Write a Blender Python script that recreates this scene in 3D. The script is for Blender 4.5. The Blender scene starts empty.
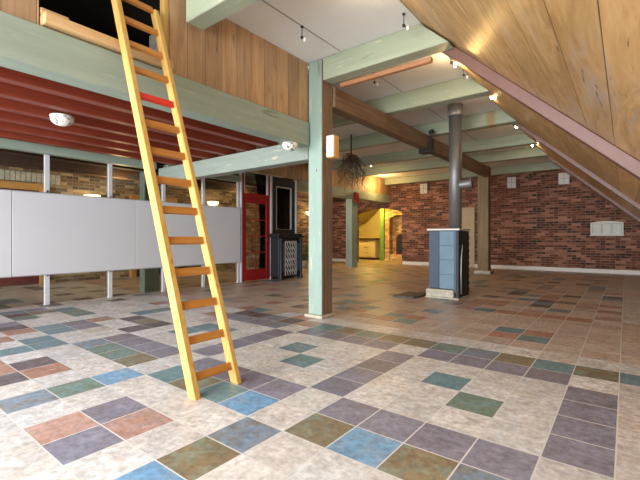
import bpy, bmesh, math, random
from mathutils import Vector, Matrix
random.seed(7)
SC = bpy.context.scene
COL = SC.collection
PI = math.pi

# ------------------------------------------------------------------ materials
def new_mat(name):
    m = bpy.data.materials.new(name); m.use_nodes = True
    nt = m.node_tree; nt.nodes.clear()
    out = nt.nodes.new('ShaderNodeOutputMaterial')
    b = nt.nodes.new('ShaderNodeBsdfPrincipled')
    nt.links.new(b.outputs[0], out.inputs[0])
    return m, nt, b, out
def N(nt, t, **kw):
    n = nt.nodes.new(t)
    for k, v in kw.items():
        if k in n.inputs.keys() if hasattr(n.inputs, 'keys') else False: n.inputs[k].default_value = v
        else: setattr(n, k, v)
    return n
def c4(c): return (c[0], c[1], c[2], 1)
def mixc(nt, fac, a, b, mode='MIX'):
    n = nt.nodes.new('ShaderNodeMix'); n.data_type = 'RGBA'; n.blend_type = mode
    for i, v in ((0, fac), (6, a), (7, b)):
        if isinstance(v, (int, float)): n.inputs[i].default_value = v
        elif isinstance(v, tuple): n.inputs[i].default_value = c4(v)
        else: nt.links.new(v, n.inputs[i])
    return n.outputs[2]
def ramp(nt, src, stops):
    r = nt.nodes.new('ShaderNodeValToRGB'); nt.links.new(src, r.inputs[0])
    e = r.color_ramp.elements
    while len(e) < len(stops): e.new(0.5)
    for i, (p, c) in enumerate(stops):
        e[i].position = p; e[i].color = c4(c) if isinstance(c, tuple) else (c, c, c, 1)
    return r.outputs[0]
def coords(nt, scale=(1, 1, 1), rot=(0, 0, 0)):
    t = nt.nodes.new('ShaderNodeTexCoord'); m = nt.nodes.new('ShaderNodeMapping')
    m.inputs['Scale'].default_value = scale; m.inputs['Rotation'].default_value = rot
    nt.links.new(t.outputs['Object'], m.inputs[0]); return m.outputs[0]
def noise(nt, vec, scale, detail=4, rough=.6, dist=0):
    n = nt.nodes.new('ShaderNodeTexNoise'); nt.links.new(vec, n.inputs['Vector'])
    n.inputs['Scale'].default_value = scale; n.inputs['Detail'].default_value = detail
    n.inputs['Roughness'].default_value = rough; n.inputs['Distortion'].default_value = dist
    return n.outputs['Fac']
def bump(nt, b, h, strength=.3, dist=.01):
    n = nt.nodes.new('ShaderNodeBump'); n.inputs['Strength'].default_value = strength
    n.inputs['Distance'].default_value = dist
    nt.links.new(h, n.inputs['Height']); nt.links.new(n.outputs[0], b.inputs['Normal'])
def math_(nt, op, a, b=None):
    n = nt.nodes.new('ShaderNodeMath'); n.operation = op
    for i, v in ((0, a), (1, b)):
        if v is None: continue
        if isinstance(v, (int, float)): n.inputs[i].default_value = v
        else: nt.links.new(v, n.inputs[i])
    return n.outputs[0]

def paint(name, col, rough=.5, var=.12, scale=6, metal=0, spec=.5):
    m, nt, b, o = new_mat(name)
    v = coords(nt); f = noise(nt, v, scale, 5)
    lo = tuple(max(0, c * (1 - var)) for c in col); hi = tuple(min(1, c * (1 + var)) for c in col)
    nt.links.new(ramp(nt, f, [(.3, lo), (.7, hi)]), b.inputs['Base Color'])
    b.inputs['Roughness'].default_value = rough; b.inputs['Metallic'].default_value = metal
    b.inputs['Specular IOR Level'].default_value = spec
    return m
def wood(name, cols, axis=0, rough=.55, grain=1.0, streak=None, spec=.4):
    """plain timber, grain along the given axis"""
    m, nt, b, o = new_mat(name)
    s = [14, 14, 14]; s[axis] = .9
    v = coords(nt, tuple(x * grain for x in s))
    f1 = noise(nt, v, 1.6, 6, .65, .6)
    col = ramp(nt, f1, [(.25, cols[0]), (.5, cols[1]), (.75, cols[2])])
    v2 = coords(nt); f2 = noise(nt, v2, 1.3, 3)
    col = mixc(nt, .25, col, ramp(nt, f2, [(.3, cols[0]), (.7, cols[2])]))
    if streak:
        f3 = noise(nt, coords(nt, tuple((30 if i != axis else 2.2) for i in range(3))), 1.0, 3, .6, .3)
        col = mixc(nt, ramp(nt, f3, [(.62, 0.0), (.72, 1.0)]), col, streak)
    nt.links.new(col, b.inputs['Base Color'])
    b.inputs['Roughness'].default_value = rough; b.inputs['Specular IOR Level'].default_value = spec
    bump(nt, b, f1, .25, .004)
    return m
def planks(name, cols, across, along, width, rough=.5, gap=.02, knots=True, off=0.0, offaxis=None, slope=1.0, stain=None):
    """boards: 'across' axis index gives the board number, 'along' the grain; thin dark joint lines"""
    m, nt, b, o = new_mat(name)
    t = nt.nodes.new('ShaderNodeTexCoord'); sx = nt.nodes.new('ShaderNodeSeparateXYZ')
    nt.links.new(t.outputs['Object'], sx.inputs[0])
    u = math_(nt, 'DIVIDE', math_(nt, 'ADD', sx.outputs[across], off), width)
    fl = math_(nt, 'FLOOR', u); fr = math_(nt, 'FRACT', u)
    wn = nt.nodes.new('ShaderNodeTexWhiteNoise'); wn.noise_dimensions = '1D'; nt.links.new(fl, wn.inputs['W'])
    cb = nt.nodes.new('ShaderNodeCombineXYZ')
    nt.links.new(math_(nt, 'MULTIPLY', sx.outputs[across], 9.0), cb.inputs[0])
    nt.links.new(math_(nt, 'MULTIPLY', sx.outputs[along], .9), cb.inputs[1])
    nt.links.new(math_(nt, 'MULTIPLY', wn.outputs['Value'], 57.0), cb.inputs[2])
    g = noise(nt, cb.outputs[0], 1.5, 7, .68, 1.1)
    col = ramp(nt, g, [(.22, cols[0]), (.5, cols[1]), (.78, cols[2])])
    tint = ramp(nt, wn.outputs['Value'], [(0, (.72, .70, .68)), (.5, (1, .98, .95)), (1, (1.18, 1.1, 1.0))])
    col = mixc(nt, .8, col, tint, 'MULTIPLY')
    if stain:
        f3 = noise(nt, cb.outputs[0], .55, 5, .7, .5)
        col = mixc(nt, ramp(nt, f3, [(.55, 0.0), (.74, .8)]), col, stain)
    if knots:
        cb2 = nt.nodes.new('ShaderNodeCombineXYZ')
        nt.links.new(math_(nt, 'MULTIPLY', sx.outputs[across], 26.0), cb2.inputs[0])
        nt.links.new(math_(nt, 'MULTIPLY', sx.outputs[along], 2.4), cb2.inputs[1])
        nt.links.new(math_(nt, 'MULTIPLY', wn.outputs['Value'], 31.0), cb2.inputs[2])
        k = noise(nt, cb2.outputs[0], .8, 3, .5, 1.6)
        col = mixc(nt, ramp(nt, k, [(.66, 0.0), (.74, .75)]), col, tuple(c * .35 for c in cols[0]))
    ln = math_(nt, 'LESS_THAN', fr, gap)
    col = mixc(nt, ln, col, tuple(c * .25 for c in cols[0]))
    nt.links.new(col, b.inputs['Base Color']); b.inputs['Roughness'].default_value = rough
    h = math_(nt, 'SUBTRACT', math_(nt, 'MULTIPLY', g, .3), ln)
    bump(nt, b, h, .35, .006)
    return m
def brick(name, horiz, c1, c2, mortar, bw=.21, bh=.065, dark=(.05, .03, .025), amt=.5):
    m, nt, b, o = new_mat(name)
    t = nt.nodes.new('ShaderNodeTexCoord'); sx = nt.nodes.new('ShaderNodeSeparateXYZ')
    nt.links.new(t.outputs['Object'], sx.inputs[0])
    cb = nt.nodes.new('ShaderNodeCombineXYZ')
    nt.links.new(sx.outputs[horiz], cb.inputs[0]); nt.links.new(sx.outputs[2], cb.inputs[1])
    br = nt.nodes.new('ShaderNodeTexBrick'); nt.links.new(cb.outputs[0], br.inputs[0])
    br.inputs['Color1'].default_value = c4(c1); br.inputs['Color2'].default_value = c4(c2)
    br.inputs['Mortar'].default_value = c4(mortar); br.inputs['Scale'].default_value = 1
    br.inputs['Mortar Size'].default_value = .007; br.inputs['Mortar Smooth'].default_value = .3
    br.inputs['Bias'].default_value = -.1
    br.inputs['Brick Width'].default_value = bw; br.inputs['Row Height'].default_value = bh
    # every brick its own shade
    rw = math_(nt, 'FLOOR', math_(nt, 'DIVIDE', sx.outputs[2], bh))
    sh = math_(nt, 'MULTIPLY', math_(nt, 'MODULO', math_(nt, 'ADD', rw, 100.0), 2.0), .5)
    cl = math_(nt, 'FLOOR', math_(nt, 'ADD', math_(nt, 'DIVIDE', sx.outputs[horiz], bw), sh))
    ci = nt.nodes.new('ShaderNodeCombineXYZ'); nt.links.new(rw, ci.inputs[0]); nt.links.new(cl, ci.inputs[1])
    wn = nt.nodes.new('ShaderNodeTexWhiteNoise'); wn.noise_dimensions = '2D'; nt.links.new(ci.outputs[0], wn.inputs['Vector'])
    shade = ramp(nt, wn.outputs['Value'], [(0, dark), (.22, tuple(c * .8 for c in c1)), (.5, c1), (.75, c2), (1, tuple(min(1, c * 1.5 + .03) for c in c2))])
    f = noise(nt, cb.outputs[0], 14, 4, .6)
    shade = mixc(nt, .6, shade, ramp(nt, f, [(.3, (.7, .7, .7)), (.7, (1.25, 1.22, 1.2))]), 'MULTIPLY')
    col = mixc(nt, br.outputs['Fac'], shade, mortar)
    f4 = noise(nt, cb.outputs[0], .5, 3)
    col = mixc(nt, .45, col, ramp(nt, f4, [(.3, (.75, .72, .7)), (.7, (1.2, 1.12, 1.05))]), 'MULTIPLY')
    nt.links.new(col, b.inputs['Base Color']); b.inputs['Roughness'].default_value = .85
    b.inputs['Specular IOR Level'].default_value = .2
    bump(nt, b, math_(nt, 'SUBTRACT', f, br.outputs['Fac']), .5, .01)
    return m
def emit(name, col, s):
    m, nt, b, o = new_mat(name)
    b.inputs['Base Color'].default_value = c4(col)
    b.inputs['Emission Color'].default_value = c4(col); b.inputs['Emission Strength'].default_value = s
    return m
def glass(name, tint=(1, 1, 1), refl=.12, rough=.0):
    m, nt, b, o = new_mat(name); nt.nodes.remove(b)
    tr = nt.nodes.new('ShaderNodeBsdfTransparent'); tr.inputs[0].default_value = c4(tint)
    gl = nt.nodes.new('ShaderNodeBsdfGlossy'); gl.inputs['Roughness'].default_value = rough
    fr = nt.nodes.new('ShaderNodeFresnel'); fr.inputs[0].default_value = 1.45
    mx = nt.nodes.new('ShaderNodeMixShader'); nt.links.new(fr.outputs[0], mx.inputs[0])
    nt.links.new(tr.outputs[0], mx.inputs[1]); nt.links.new(gl.outputs[0], mx.inputs[2])
    nt.links.new(mx.outputs[0], o.inputs[0]); return m

def green_paint(name, axis, col=(.335, .375, .26), worn=(.60, .52, .37), stain=None):
    m, nt, b, o = new_mat(name)
    s = [10, 10, 10]; s[axis] = .8
    g = noise(nt, coords(nt, tuple(s)), 1.2, 6, .65, .4)
    col_ = ramp(nt, g, [(.25, tuple(c * .84 for c in col)), (.55, col), (.8, tuple(min(1, c * 1.1) for c in col))])
    p = noise(nt, coords(nt), 1.1, 3)
    col_ = mixc(nt, ramp(nt, p, [(.4, 0.0), (.75, .35)]), col_, tuple(c * .9 + .05 for c in col))
    s2 = [30, 30, 30]; s2[axis] = 3.0
    w = noise(nt, coords(nt, tuple(s2)), .9, 4, .7, .5)
    col_ = mixc(nt, ramp(nt, w, [(.61, 0.0), (.67, .75)]), col_, worn)
    s3 = [18, 18, 18]; s3[axis] = 1.2
    k = noise(nt, coords(nt, tuple(s3)), 1.0, 2, .5, .8)
    col_ = mixc(nt, ramp(nt, k, [(.70, 0.0), (.74, .6)]), col_, (.14, .13, .09))
    if stain is not None:
        tc = nt.nodes.new('ShaderNodeTexCoord'); sp_ = nt.nodes.new('ShaderNodeSeparateXYZ'); nt.links.new(tc.outputs['Object'], sp_.inputs[0])
        dd = math_(nt, 'ABSOLUTE', math_(nt, 'SUBTRACT', sp_.outputs[0], stain))
        col_ = mixc(nt, ramp(nt, math_(nt, 'ADD', dd, math_(nt, 'MULTIPLY', noise(nt, coords(nt, (9, 9, 2)), 2), .12)), [(.10, .7), (.17, 0.0)]), col_, (.33, .17, .05))
    nt.links.new(col_, b.inputs['Base Color']); b.inputs['Roughness'].default_value = .55
    bump(nt, b, g, .3, .004); return m

M = {}
M['green_x'] = green_paint('sage paint on timber along x', 0)
M['green_y'] = green_paint('sage paint on timber along y', 1, (.275, .34, .275), (.42, .41, .32))
M['green_z'] = green_paint('sage paint on upright timber', 2, (.255, .345, .285))
M['green_cross'] = green_paint('grey sage paint on timber along x', 0, (.235, .27, .225))
M['brown_y'] = wood('dark oak along y', [(.08, .05, .03), (.17, .107, .064), (.27, .18, .115)], 1, .7)
M['brown_z'] = wood('weathered oak upright', [(.10, .062, .04), (.20, .135, .088), (.31, .22, .15)], 2, .75)
M['tan_z'] = wood('tan oak upright', [(.13, .085, .045), (.24, .16, .085), (.34, .24, .14)], 2, .75)
M['orange_x'] = wood('orange brown board', [(.26, .10, .04), (.40, .18, .08), (.50, .26, .13)], 0, .6)
M['pine_y'] = wood('pale pine along y', [(.42, .25, .10), (.58, .37, .17), (.68, .47, .25)], 1, .55)
M['pine_z'] = wood('yellow pine upright', [(.44, .235, .05), (.58, .34, .09), (.66, .43, .14)], 2, .45, streak=(.33, .16, .04))
M['rung'] = wood('orange stained rung', [(.34, .13, .022), (.47, .20, .035), (.56, .26, .06)], 1, .45)
M['red'] = paint('red gloss paint', (.62, .03, .015), .35)
M['joist'] = wood('oxblood paint on joist', [(.10, .017, .008), (.20, .033, .015), (.27, .054, .026)], 1, .45)
M['deckred'] = planks('oxblood deck boards', [(.09, .017, .01), (.14, .028, .016), (.19, .04, .025)], 0, 1, .16, .5, knots=False)
M['parapet'] = planks('brown upright boards', [(.25, .148, .075), (.43, .275, .15), (.54, .375, .225)], 1, 2, .215, .55, .02, off=.04)
M['slope'] = planks('wide honey boards of sloping roof', [(.24, .12, .04), (.48, .285, .115), (.66, .44, .22)], 0, 1, 0.2, .42, .02, off=.08, stain=(.40, .33, .27))
M['rafter'] = paint('mauve paint on rafter', (.155, .070, .052), .45, .12, 3)
M['rafter_under'] = wood('rafter underside', [(.16, .08, .05), (.26, .14, .09), (.34, .2, .13)], 0, .6)
M['plaster'] = paint('white plaster', (.78, .775, .75), .9, .03, 2)
M['brick_b'] = brick('red brick back', 0, (.165, .062, .038), (.255, .115, .072), (.25, .19, .15), .25, .078, amt=.75)
M['brick_l'] = brick('yellow brown brick', 1, (.22, .15, .08), (.38, .28, .16), (.30, .26, .19), .26, .08, dark=(.09, .06, .04))
M['white'] = paint('white lacquer', (.78, .78, .79), .35, .03)
M['panel'] = paint('white board panel', (.60, .61, .635), .4, .02, 1.5)
M['alu'] = paint('white painted aluminium', (.56, .57, .58), .4, .04)
M['greyedge'] = paint('grey edging', (.34, .34, .34), .5)
M['reddoor'] = paint('deep red door paint', (.27, .009, .010), .3, .1)
M['black'] = paint('black enamel', (.010, .010, .011), .55, .2)
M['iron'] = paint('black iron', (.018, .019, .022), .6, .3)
M['silver'] = paint('silver trim', (.62, .63, .64), .3, .1, 6, .6)
M['navy'] = paint('slate blue enamel', (.06, .11, .17), .5, .2)
M['bluegrey'] = paint('blue grey steel', (.045, .072, .11), .6, .08)
M['bluetile'] = paint('pale blue stone tile', (.125, .20, .26), .6, .10, 5)
M['stone'] = paint('rough cream stone', (.46, .42, .33), .9, .25, 14)
M['pipe'] = paint('brushed steel pipe', (.20, .195, .19), .5, .08, 4, .6)
M['collar'] = paint('grey steel collar', (.32, .31, .30), .45, .08, 4, .5)
M['cream'] = paint('cream enamel', (.62, .61, .53), .5, .06)
M['offwhite'] = paint('off white plastic', (.62, .61, .57), .5, .04)
M['amber'] = wood('amber wood side', [(.55, .28, .06), (.68, .38, .10), (.75, .45, .15)], 2, .5)
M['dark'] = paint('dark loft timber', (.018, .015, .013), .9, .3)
M['darkbrown'] = paint('dark brown ceiling boards', (.07, .038, .024), .8, .3)
M['blackplastic'] = paint('black plastic', (.015, .015, .015), .5)
M['glass'] = glass('clear glass', (.84, .86, .84))
M['mirror'] = glass('dark glass', (.6, .6, .58))
M['bulb'] = emit('lit bulb', (1, .86, .62), 30)
M['lampglow'] = emit('lit wall lamp', (1, .74, .38), 3)
M['twig'] = paint('dry twigs', (.17, .115, .07), .9, .4, 9)
M['orangewood'] = wood('orange door frame', [(.38, .17, .04), (.52, .26, .07), (.6, .33, .11)], 1, .5)
M['kitchenwall'] = paint('yellow kitchen plaster', (.76, .66, .34), .8, .06)
M['kitchengreen'] = paint('green painted upright', (.16, .32, .05), .5)
M['oliveceil'] = paint('olive sloping ceiling', (.36, .30, .10), .7)
M['cabinet'] = paint('cream cabinet', (.78, .72, .50), .4, .03)
M['worktop'] = paint('dark worktop', (.07, .035, .03), .35)
M['kbrick'] = brick('yellow glazed brick', 0, (.55, .34, .12), (.66, .46, .2), (.45, .33, .15), .2, .09, amt=.2, dark=(.3, .15, .05))
M['maroon'] = paint('maroon lacquer', (.13, .02, .02), .35)
M['tandoor'] = paint('tan painted door', (.44, .33, .19), .55, .05)
M['baseb'] = paint('white skirting', (.72, .69, .63), .6, .04)
M['slate'] = paint('dark slate slab', (.07, .055, .055), .5, .3, 10)
M['leaf'] = paint('leaf green', (.05, .10, .025), .6, .3)
M['dome'] = None
m, nt, b, o = new_mat('speckled white lamp glass')
f = noise(nt, coords(nt), 13, 2, .5, 1.2)
nt.links.new(ramp(nt, f, [(.40, (.20, .18, .12)), (.47, (.78, .76, .68)), (1, (.84, .82, .76))]), b.inputs['Base Color'])
b.inputs['Roughness'].default_value = .25; M['dome'] = m

# ------------------------------------------------------------------ mesh helpers
def bx(bm, x0, x1, y0, y1, z0, z1, bev=0.0, seg=1, rot=None, mi=0):
    t = bmesh.new()
    bmesh.ops.create_cube(t, size=1)
    for v in t.verts:
        v.co = Vector(((v.co.x + .5) * (x1 - x0) + x0, (v.co.y + .5) * (y1 - y0) + y0, (v.co.z + .5) * (z1 - z0) + z0))
    if bev: bmesh.ops.bevel(t, geom=t.edges[:], offset=bev, segments=seg, affect='EDGES', profile=.5)
    if rot: bmesh.ops.transform(t, matrix=rot, verts=t.verts[:])
    merge(bm, t, mi)
def merge(bm, t, mi=None):
    vm = {v: bm.verts.new(v.co) for v in t.verts}
    for f in t.faces:
        try:
            g = bm.faces.new([vm[v] for v in f.verts]); g.smooth = f.smooth
            g.material_index = f.material_index if mi is None else mi
        except ValueError: pass
    t.free()
def tube(bm, pts, r, n=10, cap=True, mi=0):
    pts = [Vector(p) for p in pts]; rings = []
    rr = r if isinstance(r, (list, tuple)) else [r] * len(pts)
    for i, p in enumerate(pts):
        d = (pts[min(i + 1, len(pts) - 1)] - pts[max(i - 1, 0)]).normalized()
        a = d.orthogonal().normalized()
        if i and rings:
            a = (pa - d * pa.dot(d)).normalized()
        pa = a; q = d.cross(a)
        rings.append([bm.verts.new(p + (a * math.cos(2 * PI * k / n) + q * math.sin(2 * PI * k / n)) * rr[i]) for k in range(n)])
    for A, B in zip(rings, rings[1:]):
        for k in range(n):
            f = bm.faces.new([A[k], A[(k + 1) % n], B[(k + 1) % n], B[k]]); f.smooth = True; f.material_index = mi
    if cap:
        bm.faces.new(rings[0][::-1]).material_index = mi; bm.faces.new(rings[-1]).material_index = mi
def lathe(bm, prof, c, n=24, mi=0):
    rings = []
    for r, z in prof:
        if r < 1e-5: rings.append([bm.verts.new((c[0], c[1], c[2] + z))])
        else: rings.append([bm.verts.new((c[0] + r * math.cos(2 * PI * k / n), c[1] + r * math.sin(2 * PI * k / n), c[2] + z)) for k in range(n)])
    for A, B in zip(rings, rings[1:]):
        for k in range(n):
            a = [A[0], B[(k + 1) % n], B[k]] if len(A) == 1 else [A[k], A[(k + 1) % n], B[0]] if len(B) == 1 else [A[k], A[(k + 1) % n], B[(k + 1) % n], B[k]]
            if len(A) == 1 and len(B) == 1: continue
            f = bm.faces.new(a); f.smooth = True; f.material_index = mi
def prism(bm, poly, axis, a0, a1, mi=0, bev=0):
    """poly: 2-D outline in the plane across 'axis' (remaining axes in xyz order)"""
    t = bmesh.new()
    def P(p, a):
        q = list(p); q.insert(axis, a); return Vector(q)
    A = [t.verts.new(P(p, a0)) for p in poly]; B = [t.verts.new(P(p, a1)) for p in poly]
    t.faces.new(A); t.faces.new(B[::-1])
    for k in range(len(poly)):
        t.faces.new([A[k], B[k], B[(k + 1) % len(poly)], A[(k + 1) % len(poly)]])
    bmesh.ops.recalc_face_normals(t, faces=t.faces[:])
    if bev: bmesh.ops.bevel(t, geom=t.edges[:], offset=bev, segments=1, affect='EDGES')
    merge(bm, t, mi)
def obj(name, bm, mats, parent=None):
    if not isinstance(mats, (list, tuple)): mats = [mats]
    bmesh.ops.recalc_face_normals(bm, faces=bm.faces[:])
    me = bpy.data.meshes.new(name); bm.to_mesh(me); bm.free()
    for q in mats: me.materials.append(q)
    o = bpy.data.objects.new(name, me); COL.objects.link(o)
    if parent:
        o.parent = parent
        o.matrix_parent_inverse = Matrix.Translation(-Vector(parent.location)) if parent.type == 'EMPTY' else Matrix()
    return o
def thing(name, label, cat, loc, group=None):
    e = bpy.data.objects.new(name, None); COL.objects.link(e); e.location = loc
    e.empty_display_size = .1
    e['label'] = label; e['category'] = cat
    if group: e['group'] = group
    return e
def tag(o, label, cat, group=None):
    o['label'] = label; o['category'] = cat
    if group: o['group'] = group
    return o
def struct(name, bm, mats, parent=None):
    o = obj(name, bm, mats, parent); o['kind'] = 'structure'; return o
def B(*a, **k):
    bm = bmesh.new(); bx(bm, *a, **k); return bm
def centre(o):
    """put the origin of a single-mesh thing at the middle of its base"""
    me = o.data; xs = [v.co for v in me.vertices]
    c = Vector(((min(v.x for v in xs) + max(v.x for v in xs)) / 2, (min(v.y for v in xs) + max(v.y for v in xs)) / 2, min(v.z for v in xs)))
    me.transform(Matrix.Translation(-c)); o.location = c; return o

# ------------------------------------------------------------------ setting
T = .30; CU, CV = 1.13188, -7.46764          # tile size and where the tile grid starts
CEIL = 3.53
def zroof(x): return 1.86 - .918 * x          # underside of the sloping boards

PAL = {'W': (.60, .585, .565), 'w': (.50, .445, .39), 'P': (.228, .222, .275), 'p': (.195, .172, .195), 'B': (.16, .325, .50),
       'b': (.20, .26, .33), 'T': (.13, .235, .245), 'G': (.16, .215, .165), 'O': (.21, .165, .10), 'R': (.38, .195, .125),
       'D': (.115, .085, .08), 'K': (.42, .275, .235), 'n': (.46, .355, .285), 'N': (.50, .41, .34)}
CELLS = {}
def row(v, d):
    for u, c in d.items(): CELLS[(u, v)] = c
row(-6, {u: 'W' for u in range(-12, -3)})
row(-5, {-10: 'b', -8: 'K', -7: 'P', -5: 'B', -12: 'D', -13: 'R', -9: 'W', -6: 'W', -11: 'W', -14: 'R'})
row(-4, {-10: 'G', -8: 'P', -7: 'K', -5: 'O', -13: 'D', -12: 'R', -15: 'T', -17: 'R', -9: 'W', -6: 'W', -4: 'W', -11: 'W', -14: 'W', -16: 'W', -3: 'W'})
row(-3, {-10: 'B', -5: 'b', -14: 'W', -15: 'T', -16: 'T', -18: 'R', -19: 'D', -20: 'P', -13: 'W', -12: 'W', -11: 'W', -9: 'W', -8: 'W', -7: 'W', -6: 'W', -4: 'W', -3: 'W', -2: 'W'})
row(-2, {-13: 'G', -12: 'G', -11: 'O', -9: 'T', -8: 'O', -7: 'T', -6: 'B', -4: 'O', -3: 'B', -2: 'O', -1: 'b', -14: 'b', -15: 'W', -16: 'W', -17: 'T', -18: 'T',
         -22: 'D', -5: 'W', -10: 'W'})
row(-1, {-14: 'p', -13: 'P', -12: 'P', -11: 'P', -9: 'P', -8: 'p', -7: 'P', -6: 'P', -5: 'W', -4: 'P', -3: 'P', -2: 'P', -1: 'P', 0: 'W', -17: 'P', -18: 'p', -10: 'W', -15: 'W', -16: 'w', 1: 'w'})
row(0, {-15: 'D', -10: 'P', -9: 'W', -8: 'W', -7: 'W', -6: 'W', -5: 'P', -4: 'W', -3: 'W', -2: 'W', -1: 'W', 0: 'P', 1: 'w', -11: 'W', -12: 'W', -13: 'W', -14: 'W'})
row(1, {-17: 'D', -15: 'D', -13: 'T', -12: 'W', -11: 'W', -10: 'P', -9: 'W', -8: 'W', -7: 'T', -6: 'W', -5: 'P', -4: 'W', -3: 'W', -2: 'G', -1: 'W', 0: 'P', 1: 'w', -14: 'W'})
row(2, {-18: 'T', -13: 'T', -12: 'b', -11: 'W', -10: 'P', -9: 'W', -8: 'T', -7: 'W', -6: 'W', -5: 'p', -4: 'W', -3: 'T', -2: 'W', -1: 'W', 0: 'P', 1: 'w', -14: 'W', -25: 'D'})
row(3, {-10: 'p', -9: 'W', -8: 'W', -7: 'W', -6: 'W', -5: 'P', -4: 'W', -3: 'W', -2: 'W', -1: 'W', 0: 'P', 1: 'w', -11: 'W', -12: 'W', -13: 'W', -14: 'w'})
row(4, {-13: 'P', -12: 'P', -11: 'b', -10: 'W', -9: 'P', -8: 'p', -7: 'P', -6: 'P', -5: 'W', -4: 'P', -3: 'P', -2: 'P', -1: 'p', 0: 'W', 1: 'w', -14: 'P', -25: 'D'})
row(5, {-14: 'D', -13: 'D', -12: 'P', -11: 'D', -10: 'R', -9: 'T', -8: 'O', -7: 'G', -6: 'O', -5: 'O', -4: 'G', -3: 'b', -2: 'O', -1: 'T', 0: 'O', 1: 'T'})
row(6, {-15: 'R', -11: 'R', -12: 'W', -10: 'W', -9: 'W', -8: 'W', -7: 'W', -6: 'w', -5: 'w', -4: 'W', -3: 'W', -2: 'W', -1: 'w', 0: 'W', 1: 'W'})
row(7, {u: 'w' for u in range(-14, 3)})
row(8, {-13: 'D', -8: 'R', -7: 'T', -3: 'R', -2: 'T', -1: 'w', 0: 'w', 1: 'w', -4: 'w', -5: 'w', -6: 'w'})
row(9, {-8: 'T', -7: 'R', -3: 'T', -2: 'R', -4: 'w', -5: 'w', -6: 'w', -1: 'w', 0: 'w', 1: 'w'})
for v_ in (10, 11, 12): row(v_, {u: 'w' for u in range(-6, 3)})
row(13, {-4: 'R', -3: 'R', -2: 'R', -1: 'R', 0: 'w', 1: 'w'})
row(15, {-5: 'R', -6: 'R', -2: 'b', -3: 'w', -1: 'w'})
row(16, {-3: 'D', 0: 'R', -6: 'R'})
row(18, {0: 'R'}); row(21, {0: 'T', -5: 'D'}); row(22, {0: 'D', -5: 'T'}); row(24, {0: 'R', 1: 'w'})
def build_floor():
    u0, u1, v0, v1 = -40, 8, -26, 72
    bm = bmesh.new(); lay = bm.loops.layers.float_color.new('tile'); lay2 = bm.loops.layers.float_color.new('patch')
    V = {}
    def vert(u, v):
        if (u, v) not in V: V[(u, v)] = bm.verts.new(((u - CU) * T, (v - CV) * T, 0))
        return V[(u, v)]
    rnd = random.Random(11)
    for v in range(v0, v1):
        for u in range(u0, u1):
            f = bm.faces.new([vert(u, v), vert(u + 1, v), vert(u + 1, v + 1), vert(u, v + 1)])
            r = rnd.random(); r2 = rnd.random(); r3 = rnd.random()
            k = CELLS.get((u, v))
            if k is None:
                if v < 6: k = 'W' if r < .78 else 'PpTORDbG'[int(r2 * 8)]
                elif v < 50: k = ('n' if r2 < .65 else 'N') if r < .62 else ('K' if r2 < .3 else 'RpDTRbwO'[int(r2 * 8)])
                else: k = 'W'
            if v >= 7 and k in 'wW': k = 'n' if (u * 7 + v * 3) % 5 < 3 else 'N'
            if u >= 2: k = 'w'
            if u == 1 and (u, v) not in CELLS: k = 'w'
            c = PAL[k]; s = .9 + .2 * r3
            w = .97 + .06 * r2
            k2 = {'n': 'N', 'N': 'n', 'W': 'w', 'w': 'W', 'P': 'p', 'p': 'P', 'B': 'b', 'b': 'O', 'T': 'b', 'G': 'T', 'O': 'G', 'R': 'K', 'D': 'p', 'K': 'R'}[k]
            c2 = PAL[k2]; c2 = tuple(q * (1.25 if k in 'BOG' else 1.0) for q in c2)
            for l in f.loops: l[lay2] = (*c2, 1)
            for l in f.loops: l[lay] = (c[0] * s * w, c[1] * s, c[2] * s / w, 1)
    return bm
m, nt, b, o = new_mat('glazed slate and travertine tiles')
at = nt.nodes.new('ShaderNodeAttribute'); at.attribute_name = 'tile'
v = coords(nt)
f1 = noise(nt, v, 7.5, 6, .7, .5); f2 = noise(nt, v, 24, 4, .6)
at2 = nt.nodes.new('ShaderNodeAttribute'); at2.attribute_name = 'patch'
fp_ = noise(nt, v, 6.5, 6, .72, .8)
base = mixc(nt, ramp(nt, fp_, [(.47, 0.0), (.62, .75)]), at.outputs['Color'], at2.outputs['Color'])
col = mixc(nt, .9, base, ramp(nt, f1, [(.30, (.76, .75, .74)), (.5, (1, 1, 1)), (.72, (1.28, 1.27, 1.25))]), 'MULTIPLY')
col = mixc(nt, .75, col, ramp(nt, f2, [(.32, (.70, .69, .68)), (.5, (1, 1, 1)), (.68, (1.25, 1.25, 1.25))]), 'MULTIPLY')
f6 = noise(nt, coords(nt, (10, 22, 10)), 1.6, 6, .78, 1.2)
col = mixc(nt, ramp(nt, f6, [(.58, 0.0), (.66, .5)]), col, mixc(nt, .8, col, (.50, .38, .28), 'MULTIPLY'))
t = nt.nodes.new('ShaderNodeTexCoord'); sx = nt.nodes.new('ShaderNodeSeparateXYZ'); nt.links.new(t.outputs['Object'], sx.inputs[0])
def gl(axis, off):
    q = math_(nt, 'FRACT', math_(nt, 'ADD', math_(nt, 'DIVIDE', sx.outputs[axis], T), off))
    q = math_(nt, 'ABSOLUTE', math_(nt, 'SUBTRACT', q, .5)); return math_(nt, 'GREATER_THAN', q, .487)
g = math_(nt, 'MAXIMUM', gl(0, CU + 100), gl(1, CV + 100))
col = mixc(nt, g, col, (.62, .60, .57))
nt.links.new(col, b.inputs['Base Color'])
nt.links.new(ramp(nt, f1, [(.3, .30), (.7, .5)]), b.inputs['Roughness'])
b.inputs['Specular IOR Level'].default_value = .45
bump(nt, b, math_(nt, 'SUBTRACT', math_(nt, 'MULTIPLY', f1, .6), g), .3, .004)
struct('floor', build_floor(), m)

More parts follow.
